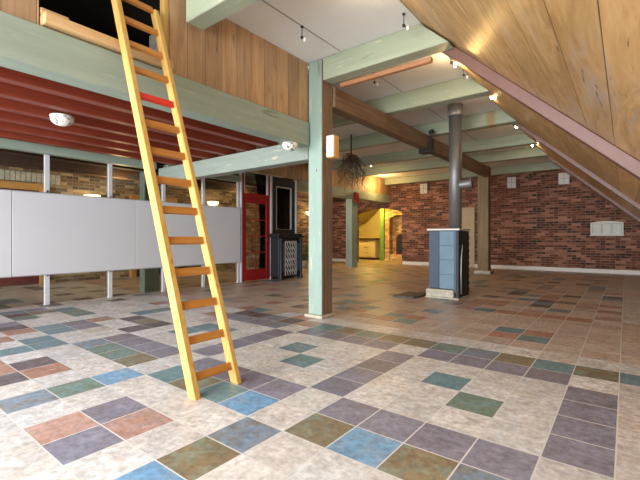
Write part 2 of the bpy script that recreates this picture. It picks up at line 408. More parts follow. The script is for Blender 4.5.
# brick end wall with the arch (arch cut out of its outline)
YB = 15.0
AX0, AX1, AZ = -9.62, -7.33, 2.12
bm = bmesh.new()
bx(bm, -13, AX0, YB, YB + .3, 0, 6); bx(bm, AX1, 2.3, YB, YB + .3, 0, 6)
NA = 16
ap = [(AX0 + (AX1 - AX0) * k / NA, AZ + .25 * math.sin(PI * (.06 + .88 * k / NA))) for k in range(NA + 1)]
for p_, q_ in zip(ap, ap[1:]): prism(bm, [p_, q_, (q_[0], 6), (p_[0], 6)], 1, YB, YB + .3)
struct('wall_back', bm, M['brick_b'])
struct('baseboard_back', B(AX1 + .02, 2.0, YB - .03, YB - .002, 0, .125, bev=.004), M['baseb'])
struct('baseboard_back.001', B(-13, AX0 - .03, YB - .03, YB - .002, 0, .125, bev=.004), M['baseb'])
struct('wall_left', B(-11.3, -11, -6.0, YB - .01, 0, 6), M['brick_l'])
# white ceiling of the tall bay
bm = bmesh.new(); bx(bm, -3.56, -1.835, -6.0, 4.45, CEIL, CEIL + .05); bx(bm, -8.45, -1.835, 4.45, YB - .01, CEIL, CEIL + .05)
struct('ceiling', bm, M['plaster'])
# joint strips along the white ceiling
for i, (a, c) in enumerate(((2.47, 4.21), (4.47, 6.02), (6.26, 7.98), (8.22, 10.1), (10.36, 11.8), (12.06, 13.8))):
    struct('trim_%d' % (i + 1), B(-2.945, -2.93, a, c, CEIL - .006, CEIL - .001), M['greyedge'])
# sloping boarded roof side
bm = bmesh.new()
prism(bm, [(-2.1, zroof(-2.1)), (2.04, zroof(2.04)), (2.04, zroof(2.04) + .06), (-2.1, zroof(-2.1) + .06)], 1, -6.0, YB - .005)
struct('wall_right', bm, M['slope'])
bm = bmesh.new()
for ya, yb in ((4.62, 8.195), (8.385, 12.045), (12.235, YB - .006)):
    prism(bm, [(-1.84, zroof(-1.84) - .006), (2.03, zroof(2.03) - .006), (1.96, zroof(1.96) - .07), (-1.775, zroof(-1.775) - .07)], 1, ya, yb)
struct('wall_right.001', bm, M['slope'])

# ------------------------------------------------------------------ green tie beams
def tie_beam(label, x0, y, w=.2, zb=3.23, zt=3.525, mat=None, ends=None):
    xb = (1.86 - zb) / .918 - .03; xt = (1.86 - zt) / .918 - .03
    bm = bmesh.new()
    prism(bm, [(x0, zb), (xb, zb), (xt, zt), (x0, zt)], 1, y, y + w, bev=.008)
    return tag(obj('tie_beam', bm, mat or M['green_x']), label, 'beam', 'pale green tie beams under the white ceiling')
tie_beam('pale green tie beam that sticks out of the plank parapet at the top edge', -3.43, 2.26, .2, 3.22)
tie_beam('pale green tie beam running from the head of the green and brown post to the sloping roof', -3.235, 4.23, .2, 3.225)
tie_beam('pale green tie beam with chipped paint just in front of the stove pipe', -7.46, 6.04, .2, 3.235)
tie_beam('pale green tie beam next behind the steel stove pipe, with an amber stain', -7.46, 8.0, .2, 3.26, mat=green_paint('sage paint with a rusty run', 0, (.335, .375, .26), stain=-2.05))
tie_beam('pale green tie beam third from the brick end wall, meeting the dark brown beam behind the pipe', -7.84, 10.15, .2, 3.27)
tie_beam('pale green tie beam over the bare oak post, second from the brick end wall', -7.84, 11.85, .2, 3.27)
tie_beam('pale green tie beam closest to the brick end wall', -7.84, 14.45, .2, 3.27)
bm = bmesh.new(); bx(bm, -3.1, -1.80, 4.435, 4.50, 3.16, 3.22, .006)
tag(centre(obj('batten', bm, M['orange_x'])), 'thin orange brown batten along the foot of the beam on the post head', 'batten')

# mauve rafters below the boards
def rafter(y, label):
    bm = bmesh.new()
    p = [(-1.86, zroof(-1.86) - .012), (2.0, zroof(2.0) - .012), (2.0, .001), (1.87, .001), (-1.86 + .0, zroof(-1.86) - .155)]
    # shoulder under the ceiling
    p = [(-1.83, zroof(-1.83) - .005), (1.99, zroof(1.99) - .005), (1.86, .003), (-1.74, zroof(-1.74) - .15), (-1.83, zroof(-1.74) - .15)]
    prism(bm, p, 1, y, y + .16, bev=.005)
    return tag(obj('rafter', bm, M['rafter']), label, 'rafter', 'mauve rafters under the sloping boards')
rafter(4.44, 'mauve painted rafter crossing the sloping boards from the end of the post head beam')
rafter(8.21, 'mauve grey painted rafter with a small block on it, between two others')
rafter(12.06, 'thin brown mauve rafter closest to the brick end wall')

# ------------------------------------------------------------------ posts and long beam
p = thing('timber_post', 'tall square post with pale green front and bare brown side on white foot', 'post', (-3.37, 4.355, 0))
bm = bmesh.new(); bx(bm, -3.49, -3.25, 4.235, 4.48, .04, CEIL - .31 + .305, .008)
for f in bm.faces:
    c = f.calc_center_median()
    f.material_index = 1 if c.x > -3.256 else 0
obj('shaft', bm, [M['green_z'], M['brown_z']], p)
bm = bmesh.new(); bx(bm, -3.53, -3.22, 4.19, 4.52, 0, .045, .012, 2)
obj('footing', bm, M['stone'], p)
bm = bmesh.new(); tube(bm, [(-3.36, 4.236, 2.02), (-3.36, 4.222, 2.02)], .02, 12)
obj('bolt', bm, M['greyedge'], p)
bm = bmesh.new(); bx(bm, -3.40, -3.22, 4.49, 12.5, 2.93, 3.215, .012)
tag(centre(obj('long_beam', bm, M['brown_y'])), 'dark brown beam running back from the green and brown post to the bare oak post', 'beam')
p = thing('oak_post', 'bare brown oak post behind the steel stove, on a pale stone foot', 'post', (-3.45, 12.66, 0))
obj('shaft', B(-3.60, -3.28, 12.52, 12.80, .09, 3.26, bev=.01), M['tan_z'], p)
obj('footing', B(-3.68, -3.2, 12.44, 12.88, 0, .10, bev=.02, seg=2), M['stone'], p)
p = thing('spot_lamp', 'black clamp light gripping the dark brown beam', 'lamp', (-3.2, 7.85, 2.9))
bm = bmesh.new(); bx(bm, -3.21, -3.18, 7.78, 7.81, 2.86, 3.2, .005); bx(bm, -3.21, -3.18, 7.98, 7.99, 2.86, 3.16, .005); bx(bm, -3.42, -3.16, 7.76, 8.0, 2.86, 2.925, .005)
obj('clamp', bm, M['blackplastic'], p)
bm = bmesh.new(); tube(bm, [(-3.14, 7.8, 3.28), (-3.14, 7.72, 3.24)], .045, 12); tube(bm, [(-3.19, 7.81, 3.24), (-3.14, 7.79, 3.27)], .012, 6)
obj('lamp_head', bm, M['blackplastic'], p)

# ------------------------------------------------------------------ loft over the front left bay
def beam(name, label, x0, x1, y0, y1, z0, z1, mat, cat='beam', group=None, bev=.008):
    bm = bmesh.new(); bx(bm, x0, x1, y0, y1, z0, z1, bev)
    return tag(centre(obj(name, bm, mat)), label, cat, group)
beam('edge_beam', 'deep sage green beam along the loft edge behind the ladder', -3.66, -3.45, -6.0, 4.215, 2.365, 2.685, M['green_y'])
beam('cross_beam', 'sage green beam carrying the ends of the red joists, from the post towards the glass partition', -7.36, -3.5, 4.235, 4.45, 2.19, 2.475, M['green_cross'])
beam('partition_beam', 'grey green beam on top of the glass partition above the white panels', -7.56, -7.40, -6.0, 4.225, 2.46, 2.60, M['green_y'])
beam('partition_beam', 'grey green beam over the glass between the ladder and the red door', -7.56, -7.40, 4.46, 6.38, 2.46, 2.60, M['green_y'])
names = ['closest to the loft edge beam', 'second from the loft edge beam', 'third from the loft edge beam', 'fourth from the loft edge beam',
         'third from the glass partition', 'second from the glass partition', 'closest to the glass partition']
for i in range(7):
    x = -3.83 - .49 * i
    beam('floor_joist', 'oxblood red loft joist, ' + names[i], x - .06, x + .06, -6.0, 4.44, 2.482, 2.665, M['joist'], 'joist', 'oxblood red joists under the loft', .006)
struct('floor_loft', B(-7.6, -3.67, -6.0, 4.44, 2.67, 2.70), M['deckred'])
# plank parapet, in two lengths beside the ladder gap
struct('wall_loft', B(-3.56, -3.50, 2.13, 4.235, 2.69, CEIL - .002), M['parapet'])
struct('wall_loft.001', B(-3.56, -3.50, -6.0, 1.05, 2.69, CEIL - .002), M['parapet'])
beam('jamb_post', 'pale yellow pine jamb at the edge of the loft opening beside the planks', -3.57, -3.50, 2.065, 2.125, 2.80, CEIL - .01, M['pine_z'], 'jamb')
beam('sill_board', 'pale pine board lying along the loft edge at the top of the ladder', -3.62, -3.405, 1.06, 2.12, 2.70, 2.785, M['pine_y'], 'board')
beam('offcut_board', 'short pale pine offcut lying on the loft edge board beside the brown planks', -3.62, -3.50, 1.06, 1.26, 2.79, 2.85, M['pine_y'], 'board')
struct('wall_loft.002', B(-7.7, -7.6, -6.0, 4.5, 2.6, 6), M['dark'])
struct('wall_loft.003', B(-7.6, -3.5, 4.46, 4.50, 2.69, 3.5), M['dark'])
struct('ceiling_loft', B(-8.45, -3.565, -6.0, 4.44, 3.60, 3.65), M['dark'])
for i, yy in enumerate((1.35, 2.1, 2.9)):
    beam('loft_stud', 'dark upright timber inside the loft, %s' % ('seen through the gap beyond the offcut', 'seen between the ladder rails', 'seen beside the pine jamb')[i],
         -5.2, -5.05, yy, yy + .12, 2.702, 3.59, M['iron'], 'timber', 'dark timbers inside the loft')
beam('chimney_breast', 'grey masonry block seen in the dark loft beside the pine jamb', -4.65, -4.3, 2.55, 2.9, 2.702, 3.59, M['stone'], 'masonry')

# ------------------------------------------------------------------ ladder
lad = thing('ladder', 'yellow pine ladder with orange rungs leaning against the loft edge', 'ladder', (-2.34, 1.77, 0))
SL = -.361
def stringer(y0, y1, ztop):
    bm = bmesh.new()
    h = .042
    prism(bm, [(-2.328 - h + SL * 0, 0), (-2.328 + h, 0), (-2.328 + h + SL * ztop, ztop), (-2.328 - h + SL * ztop, ztop)], 1, y0, y1, bev=.006)
    return bm
obj('side_rail', stringer(1.578, 1.628, 3.42), M['pine_z'], lad)
obj('side_rail', stringer(1.945, 1.990, 3.22), M['pine_z'], lad)
for i in range(14):
    z = .125 + .2375 * i
    x = -2.328 + SL * z
    bm = bmesh.new(); bx(bm, -.016, .016, 1.626, 1.947, -.029, .029, .004, rot=Matrix.Translation((x, 0, z)) @ Matrix.Rotation(math.radians(-19.8), 4, 'Y'))
    r = obj('rung', bm, M['red'] if i == 9 else M['rung'], lad)
    if i == 9: r['label'] = 'bright red rung'

# ------------------------------------------------------------------ glass partition with white panels
gp = thing('glass_partition', 'glazed partition of slim white uprights behind the white panels', 'partition', (-7.5, 3.4, 0))
ys = [.40, 1.38, 2.36, 3.36, 4.42, 5.385, 6.395]
for y in ys:
    w = .036
    bm = bmesh.new(); bx(bm, -7.53, -7.47, y - w, y + w, 0, 2.455, .004)
    obj('upright', bm, M['alu'], gp)
for a, c in zip(ys, ys[1:]):
    obj('glass_pane', B(-7.505, -7.499, a + .038, c - .038, .02, 2.455), M['glass'], gp)
bm = bmesh.new(); bx(bm, -7.47, -7.452, 2.35, 2.37, 1.80, 1.87, .003); bx(bm, -7.47, -7.452, 2.35, 2.37, .47, .53, .003); bx(bm, -7.47, -7.452, 3.35, 3.37, 1.78, 1.86, .003); bx(bm, -7.47, -7.452, 3.35, 3.37, .47, .53, .003)
obj('clip', bm, M['blackplastic'], gp)
for a, c, l in ((-.05, 1.875, 'white board panel cut by the edge of the view, beside a long plain one'), (1.885, 3.80, 'white board panel hung between the cut off one and the ladder'), (3.81, 6.41, 'long white board panel fixed to the partition behind the ladder, reaching the red door')):
    pt = thing('board_panel', l, 'panel', (-7.43, (a + c) / 2, .5), 'white panels on the glass partition')
    obj('board', B(-7.45, -7.425, a, c, .505, 1.815, bev=.003), M['panel'], pt)
    for z in (1.816, .492): obj('edge_trim', B(-7.45, -7.422, a, c, z, z + .012), M['greyedge'], pt)
    for y in ys:
        if a < y < c: obj('fixing', B(-7.469, -7.4505, y - .02, y + .02, .70, .76), M['blackplastic'], pt)
beam('green_post', 'sage green post behind the glass, half hidden by the ladder', -7.80, -7.60, 4.08, 4.40, 0, 2.44, M['green_z'], 'post')

# red door with fanlight, set in the partition line
d = struct('door_1', B(-7.52, -7.44, 6.445, 6.475, 0, 2.76), M['alu'])
def dpart(n, bm, mt): return struct(n, bm, mt, d)
bm = bmesh.new()
Y0, Y1, Z1 = 6.48, 7.43, 2.12
bx(bm, -7.50, -7.445, Y0, Y0 + .13, .02, Z1, .004); bx(bm, -7.50, -7.445, Y1 - .13, Y1, .02, Z1, .004)
bx(bm, -7.50, -7.445, Y0 + .13, Y1 - .13, .02, .30, .004); bx(bm, -7.50, -7.445, Y0 + .13, Y1 - .13, Z1 - .15, Z1, .004)
dpart('door_leaf', bm, M['reddoor'])
bm = bmesh.new(); ym = (Y0 + Y1) / 2
bx(bm, -7.49, -7.455, ym - .012, ym + .012, .30, Z1 - .15)
for z in (.72, 1.14, 1.55): bx(bm, -7.488, -7.457, Y0 + .13, Y1 - .13, z - .012, z + .012)
dpart('glazing_bar', bm, M['reddoor'])
dpart('door_glass', B(-7.475, -7.470, Y0 + .13, Y1 - .13, .30, Z1 - .15), M['glass'])
bm = bmesh.new(); bx(bm, -7.50, -7.44, Y0, Y1, Z1 + .005, Z1 + .09, .004); bx(bm, -7.50, -7.44, Y0, Y0 + .06, Z1 + .09, 2.76, .004); bx(bm, -7.50, -7.44, Y1 - .05, Y1, Z1 + .09, 2.74, .004)
dpart('fanlight_frame', bm, M['reddoor'])
bm = bmesh.new(); bx(bm, -7.488, -7.45, Y0 + .06, Y0 + .10, Z1 + .09, 2.74); bx(bm, -7.488, -7.45, Y1 - .10, Y1 - .05, Z1 + .09, 2.74)
dpart('fanlight_bead', bm, M['alu'])
dpart('fanlight_glass', B(-7.475, -7.470, Y0 + .1, Y1 - .1, Z1 + .09, 2.74), M['glass'])
bm = bmesh.new(); tube(bm, [(-7.445, Y1 - .06, 1.04), (-7.40, Y1 - .06, 1.04), (-7.40, Y1 - .16, 1.04)], .011, 8)
dpart('door_handle', bm, M['pipe'])
# white uprights beside the black framed glass
for yy, l in ((7.49, 'slim white upright between the red door and the black framed glass'), (8.49, 'slim white upright on the far edge of the black framed glass')):
    beam('white_upright', l, -7.52, -7.44, yy - .04, yy + .04, 0.0 if yy > 8 else 0, 2.74, M['alu'], 'upright')
gl_ = thing('framed_glass', 'tall black framed glass panel above the ornate black heater', 'window', (-7.48, 7.99, 1.2))
bm = bmesh.new()
bx(bm, -7.52, -7.45, 7.54, 7.68, 1.2, 2.70, .006); bx(bm, -7.52, -7.45, 8.31, 8.44, 1.2, 2.70, .006); bx(bm, -7.52, -7.45, 7.68, 8.31, 2.5, 2.70, .006); bx(bm, -7.52, -7.45, 7.68, 8.31, 1.2, 1.32, .006)
obj('frame', bm, M['black'], gl_)
bm = bmesh.new()
for a in ((7.685, 7.71, 1.33, 2.49), (8.28, 8.305, 1.33, 2.49)): bx(bm, -7.50, -7.455, a[0], a[1], a[2], a[3])
bx(bm, -7.50, -7.455, 7.71, 8.28, 2.465, 2.49); obj('inner_bead', bm, M['silver'], gl_)
obj('pane', B(-7.485, -7.478, 7.70, 8.29, 1.33, 2.47), M['glass'], gl_)
struct('wall_partition', B(-7.52, -7.47, 7.54, 8.44, 0, 1.19), M['darkbrown'])
# boards over the door run up to the ceiling
struct('wall_gallery', B(-7.53, -7.47, 4.46, 8.80, 2.77, CEIL - .003), M['parapet'])
struct('wall_gallery.001', B(-7.91, -7.535, 8.74, 8.80, 2.77, CEIL - .003), M['parapet'])
struct('wall_gallery.002', B(-7.91, -7.85, 8.82, YB - .01, 2.87, CEIL - .003), M['parapet'])
beam('gallery_beam', 'weathered green beam under the boarded gallery front near the brick arch', -8.25, -7.84, 8.85, YB - .02, 2.55, 2.865, M['green_y'])
struct('ceiling_back', B(-11, -8.53, -6.0, YB - .01, 2.80, 2.86), M['darkbrown'])
struct('ceiling_back.001', B(-8.53, -7.57, -6.0, 8.73, 2.71, 2.765), M['darkbrown'])
struct('ceiling_back.002', B(-8.53, -7.92, 8.81, YB - .01, 2.875, 2.93), M['darkbrown'])
beam('gallery_post', 'grey green post in front of the brick arch under the gallery', -8.30, -8.02, 12.28, 12.66, 0, 2.545, M['green_z'], 'post')
beam('red_block', 'small red block on the head of the gallery post', -7.838, -7.72, 12.1, 12.3, 2.40, 2.75, M['reddoor'], 'block')  # plain red block just off the gallery beam, nothing is mounted on it
for i, xx in enumerate((-9.6, -8.2)):
    beam('ceiling_joist', ('dark brown timber seen through the glass, close to the brown brick wall', 'dark brown timber seen through the glass, close to the glass')[i], xx, xx + .2, -1.8, 8.6, 2.50, 2.70, M['darkbrown'], 'joist', 'dark timbers behind the glass')

# ornate heater
h = thing('ornate_heater', 'ornate black cast iron heater with silver scrollwork under the framed glass', 'stove', (-7.22, 8.0, 0))
bm = bmesh.new(); bx(bm, -7.42, -7.10, 7.56, 8.44, .06, 1.10, .02, 2)
obj('body', bm, M['black'], h)
bm = bmesh.new(); bx(bm, -7.44, -7.04, 7.48, 8.52, 1.10, 1.15, .012, 2); bx(bm, -7.43, -7.07, 7.52, 8.48, 1.15, 1.21, .015, 2)
obj('top_plate', bm, M['black'], h)
for yy in (7.60, 8.40):
    bm = bmesh.new(); lathe(bm, [(0, 0), (.05, 0), (.06, .03), (.035, .08), (.035, 1.0), (.06, 1.04), (.05, 1.09), (0, 1.09)], (-7.07, yy, 0), 14)
    obj('column', bm, M['iron'], h)
for yy in (7.70, 8.30):
    bm = bmesh.new(); bx(bm, -7.10, -7.085, yy - .06, yy + .06, .2, .95, .004)
    obj('side_tile', bm, M['navy'], h)
bm = bmesh.new()
rnd = random.Random(3)
for i in range(5):
    for j in range(6):
        y = 7.82 + i * .09; z = .18 + j * .15
        pts = [(-7.08, y + .045 * math.cos(a) * (.6 + .4 * rnd.random()), z + .07 * math.sin(a)) for a in [k * PI / 5 for k in range(0, 9)]]
        tube(bm, pts, .014, 5)
bx(bm, -7.10, -7.07, 7.775, 7.795, .1, 1.0); bx(bm, -7.10, -7.07, 8.205, 8.225, .1, 1.0); bx(bm, -7.10, -7.07, 7.775, 8.225, .985, 1.01); bx(bm, -7.10, -7.07, 7.775, 8.225, .52, .545)
obj('scrollwork', bm, M['silver'], h)
for yy in (7.6, 8.4):
    for xx in (-7.38, -7.17): obj('leg', B(xx - .03, xx + .03, yy - .03, yy + .03, 0, .059, bev=.008), M['iron'], h)

h.location.y -= .14
# ------------------------------------------------------------------ room behind the glass
def door_frame(y0, y1, zt, label):
    t_ = thing('door_frame', label, 'door frame', (-10.9, (y0 + y1) / 2, 0), 'orange door frames in the brown brick wall')
    bm = bmesh.new(); bx(bm, -10.99, -10.88, y0, y0 + .16, 0, zt, .006); bx(bm, -10.99, -10.88, y1 - .16, y1, 0, zt, .006); bx(bm, -10.99, -10.88, y0 + .16, y1 - .16, zt - .16, zt, .006)
    obj('frame', bm, M['orangewood'], t_)
    obj('door_leaf', B(-10.985, -10.93, y0 + .17, y1 - .17, .02, zt - .17, bev=.004), M['maroon'], t_)
door_frame(1.5, 3.45, 2.365, 'orange wooden door frame behind the glass, under upright bricks')
door_frame(5.45, 6.9, 2.30, 'orange wooden door frame behind the glass, beside the green post')
bm = bmesh.new()
for k in range(26):
    y = 1.15 + k * .10; bx(bm, -10.995, -10.955, y, y + .085, 2.395, 2.62, .006)
struct('trim_lintel', bm, M['stone'])
def wall_lamp(y, z, label):
    w = thing('wall_lamp', label, 'lamp', (-10.9, y, z), 'lit lamps on the brown brick wall')
    bm = bmesh.new(); lathe(bm, [(.05, -.10), (.16, -.02), (.19, .06), (.17, .07), (.0, .02)], (-10.78, y, z), 20)
    obj('shade', bm, M['lampglow'], w)
    bm = bmesh.new(); bx(bm, -10.995, -10.97, y - .05, y + .05, z - .16, z - .04, .006); tube(bm, [(-10.97, y, z - .12), (-10.80, y, z - .11)], .012, 8)
    obj('bracket', bm, M['pipe'], w)
    return w
wall_lamp(4.40, 2.12, 'lit wall lamp seen through the glass above the plain white panel')
wall_lamp(8.13, 2.22, 'lit wall lamp seen through the glass close to the red door')
wall_lamp(13.2, 2.15, 'small lit wall lamp seen between the framed glass and the green and brown post')
# leafy plant beyond the heater
pl = thing('potted_plant', 'small green leafy plant on the floor past the ornate heater', 'plant', (-9.3, 11.0, 0))
bm = bmesh.new(); lathe(bm, [(0, 0), (.13, 0), (.17, .28), (.15, .28), (.14, .24), (0, .24)], (-9.3, 11.0, 0), 18); obj('pot', bm, M['stone'], pl)
bm = bmesh.new(); rnd = random.Random(5)
for k in range(40):
    a = rnd.random() * 2 * PI; r = .1 + .28 * rnd.random(); z = .3 + .6 * rnd.random()
    c = Vector((-9.3 + r * math.cos(a), 11 + r * math.sin(a), z)); d_ = Vector((math.cos(a), math.sin(a), .4)).normalized(); s = Vector((-math.sin(a), math.cos(a), 0))
    tip = c + d_ * .14; q1 = c + d_ * .06 + s * .035 + Vector((0, 0, .01)); q2 = c + d_ * .06 - s * .035 + Vector((0, 0, .01))
    vs = [bm.verts.new(x) for x in (c, q1, tip, q2)]; bm.faces.new(vs)
    tube(bm, [(-9.3, 11, .24), c], .005, 4)
obj('foliage', bm, M['leaf'], pl)

# ------------------------------------------------------------------ stove with flue
st = thing('stove', 'tall square stove faced with pale blue tiles, black side, on the tiled floor', 'stove', (-2.67, 7.27, 0))
X0, X1, Ya, Yb = -2.875, -2.325, 6.99, 7.56
bm = bmesh.new(); bx(bm, X0 + .01, X1 - .06, Ya + .03, Yb, .17, 1.225, .006); obj('body', bm, M['bluegrey'], st)
bm = bmesh.new(); bx(bm, X0, X0 + .19, Ya, Ya + .03, .18, 1.22, .004); obj('front_frame', bm, M['bluegrey'], st)
bm = bmesh.new()
for k in range(4): bx(bm, X0 + .195, X1 - .085, Ya + .002, Ya + .03, .18 + k * .26, .18 + k * .26 + .257, .003)
obj('front_tiles', bm, M['bluetile'], st)
bm = bmesh.new(); bx(bm, X1 - .08, X1 - .055, Ya, Ya + .03, .12, 1.22, .003); obj('edge_strip', bm, M['navy'], st)
bm = bmesh.new()
pr = []
rnd = random.Random(9)
bx(bm, X1 - .055, X1, Ya - .005, Yb, .03, 1.22, .006)
for k in range(9):
    z = .1 + k * .12; bx(bm, X1 - .001, X1 + .012, Yb - .05 - .03 * rnd.random(), Yb - .005, z, z + .07, .004)
obj('side_panel', bm, M['iron'], st)
bm = bmesh.new(); tube(bm, [(X1 + .03, Ya + .04, .10), (X1 + .03, Ya + .03, .45), (X1 + .035, Ya + .03, .75), (X1 + .03, Ya + .10, .93), (X1 + .005, Ya + .16, .98)], .012, 8)
obj('door_handle', bm, M['collar'], st)
bm = bmesh.new(); bx(bm, X0 - .03, X1 + .02, Ya - .03, Yb + .02, 1.228, 1.262, .008, 2); obj('top_plate', bm, M['cream'], st)
bm = bmesh.new(); bx(bm, X0 - .04, X1 - .08, Ya - .05, Yb, .03, .165, .015, 2); bx(bm, X0 - .05, X1 + .02, Ya - .06, Yb + .04, 0, .03, .01); obj('plinth', bm, M['stone'], st)
CX, CY = -2.465, 7.22
fp = thing('flue_pipe', 'round steel stove pipe rising from the stove to the ceiling', 'pipe', (CX, CY, 1.264))
bm = bmesh.new(); tube(bm, [(CX, CY, 1.264), (CX, CY, 3.32)], .112, 28); obj('pipe', bm, M['pipe'], fp)
bm = bmesh.new()
lathe(bm, [(.113, 0), (.135, 0), (.137, .02), (.137, .2), (.113, .2)], (CX, CY, 3.32), 28); obj('collar', bm, M['collar'], fp)
bm = bmesh.new(); tube(bm, [(CX + .09, CY, 2.06), (CX + .17, CY, 2.06), (CX + .26, CY + .02, 2.075)], .08, 18, cap=False); tube(bm, [(CX + .25, CY + .018, 2.074), (CX + .29, CY + .026, 2.078)], .09, 18)
obj('inspection_branch', bm, [M['pipe']], fp)
bm = bmesh.new(); tube(bm, [(CX + .291, CY + .026, 2.078), (CX + .300, CY + .028, 2.079)], .087, 18); obj('end_cap', bm, M['black'], fp)
bm = bmesh.new(); bx(bm, -3.42, -3.0, 6.62, 7.3, 0, .03, .006); tag(centre(obj('hearth_slab', bm, M['slate'])), 'dark slate slab on the floor beside the stove', 'slab')

# ------------------------------------------------------------------ back wall fittings
def quad_box(x0, x1, z0, z1, label):
    w = thing('wall_speaker', label, 'wall speaker', ((x0 + x1) / 2, YB - .03, z0), 'small white cross divided boxes on the brick wall')
    obj('housing', B(x0, x1, YB - .10, YB - .004, z0, z1, bev=.006), M['offwhite'], w)
    xm, zm = (x0 + x1) / 2, (z0 + z1) / 2
    bm = bmesh.new(); bx(bm, xm - .008, xm + .008, YB - .108, YB - .1, z0 + .02, z1 - .02); bx(bm, x0 + .02, x1 - .02, YB - .108, YB - .1, zm - .008, zm + .008)
    obj('cross_bar', bm, M['greyedge'], w)
quad_box(-3.28, -3.0, 2.83, 3.20, 'small white box high on the brick wall, close to the bare oak post')
quad_box(-1.73, -1.43, 2.83, 3.20, 'small white box high on the brick wall, just below the sloping roof')
quad_box(-6.50, -6.20, 2.86, 3.24, 'small white box high on the brick wall, between the arch and the steel pipe')
cb = thing('wall_cabinet', 'cream wall heater with curved top and three recessed panels on the brick wall', 'heater', (-.46, YB - .06, 1.17))
bm = bmesh.new()
x0, x1, z0, z1 = -.87, -.05, 1.18, 1.56
prism(bm, [(x0, z0), (x1, z0), (x1, z1)] + [(x1 + (x0 - x1) * k / 8, z1 + .05 * math.sin(PI * k / 8)) for k in range(1, 8)] + [(x0, z1)], 1, YB - .14, YB - .004, bev=.006)
obj('case', bm, M['cream'], cb)
for k in range(3):
    a = x0 + .05 + k * .245; bm = bmesh.new()
    for q in ((a, a + .015, z0 + .05, z1 - .03), (a + .215, a + .23, z0 + .05, z1 - .03)): bx(bm, q[0], q[1], YB - .15, YB - .14, q[2], q[3])
    bx(bm, a + .015, a + .215, YB - .15, YB - .14, z1 - .045, z1 - .03); obj('panel_moulding', bm, M['greyedge'], cb)
bm = bmesh.new(); bx(bm, x0 - .02, x1 + .02, YB - .16, YB - .004, z0 - .03, z0 - .002, .006); obj('base_ledge', bm, M['cream'], cb)
d2 = struct('door_2', B(-4.90, -4.40, YB - .05, YB - .004, 0.0, 2.22, bev=.005), M['tandoor'])
# loudspeaker on the main post
sp = thing('loudspeaker', 'white fronted wooden loudspeaker fixed to the brown side of the green post', 'speaker', (-3.1, 4.35, 2.17))
obj('cabinet', B(-3.16, -3.035, 4.225, 4.33, 2.165, 2.46, bev=.006), M['amber'], sp)
obj('front', B(-3.157, -3.038, 4.205, 4.224, 2.17, 2.455, bev=.005), M['offwhite'], sp)
obj('bracket', B(-3.249, -3.16, 4.27, 4.30, 2.29, 2.33, bev=.003), M['blackplastic'], sp)

# ------------------------------------------------------------------ lamps
def dome(x, y, z, r, label):
    w = thing('ceiling_lamp', label, 'lamp', (x, y, z), 'speckled white dome lamps')
    bm = bmesh.new(); lathe(bm, [(r, 0), (r * .98, -r * .3), (r * .85, -r * .55), (r * .6, -r * .74), (r * .3, -r * .83), (0, -r * .85)], (x, y, z - .012), 28); obj('glass_bowl', bm, M['dome'], w)
    bm = bmesh.new(); lathe(bm, [(0, 0), (r * .95, 0), (r * 1.02, -.012), (0, -.012)], (x, y, z), 28); obj('rim', bm, M['offwhite'], w)
dome(-5.05, 1.74, 2.478, .118, 'speckled white dome lamp under the red joists above the white panels')
dome(-3.555, 3.93, 2.363, .108, 'speckled white dome lamp under the loft edge beam beside the green post')
def pt_light(name, loc, e, col, r=.04):
    l = bpy.data.lights.new(name, 'POINT'); l.energy = e; l.color = col; l.shadow_soft_size = r
    o = bpy.data.objects.new(name, l); COL.objects.link(o); o.location = loc; return o
def spot_drop(x, y, label, lit=True, drop=.12, e=6, zt=CEIL):
    w = thing('wire_spotlight', label, 'lamp', (x, y, zt - drop), 'small spotlights on the ceiling')
    bm = bmesh.new(); tube(bm, [(x, y, zt - .002), (x, y, zt - drop)], .0045, 6); bx(bm, x - .014, x + .014, y - .014, y + .014, zt - .022, zt - .002, .003); obj('drop_wire', bm, M['blackplastic'], w)
    bm = bmesh.new(); bx(bm, x - .014, x + .014, y - .014, y + .014, zt - drop - .03, zt - drop, .004); tube(bm, [(x, y, zt - drop - .02), (x + .05, y - .02, zt - drop - .06)], .006, 6); obj('lamp_holder', bm, M['blackplastic'], w)
    bm = bmesh.new(); lathe(bm, [(0, -.03), (.015, -.024), (.021, 0), (.015, .024), (0, .03)], (x + .062, y - .026, zt - drop - .07), 14); obj('bulb', bm, M['bulb'] if lit else M['offwhite'], w)
    if lit: pt_light('spot_glow', (x + .075, y - .07, zt - drop - .13), e, (1, .72, .38))
EW = 3.5
spot_drop(-2.937, 3.45, 'unlit wire spotlight hanging over the white ceiling joint beside the green post', False)
spot_drop(-2.937, 5.10, 'unlit wire spotlight hanging behind the beam on the post head', False)
spot_drop(-1.93, 3.30, 'lit wire spotlight at the top edge of the view beside the sloping boards', True, .06, EW)
spot_drop(-1.90, 3.93, 'unlit wire spotlight beside the sloping boards in front of the post head beam', False, .12)
spot_drop(-1.86, 5.28, 'lit wire spotlight beside the mauve rafter, above the stove pipe beam', True, .06, EW)
spot_drop(-1.84, 5.74, 'unlit wire spotlight hanging just in front of the stove pipe beam', False, .08)
spot_drop(-1.79, 6.82, 'lit wire spotlight at the roof edge just behind the stove pipe beam', True, .07, EW)
spot_drop(-1.85, 8.95, 'lit wire spotlight at the roof edge behind the amber stained beam', True, .07, EW)
spot_drop(-1.90, 11.0, 'lit wire spotlight at the roof edge closest to the brick end wall', True, .07, EW)
spot_drop(-6.45, 10.9, 'lit wire spotlight beyond the hanging twigs near the gallery boards', True, .08, 10)
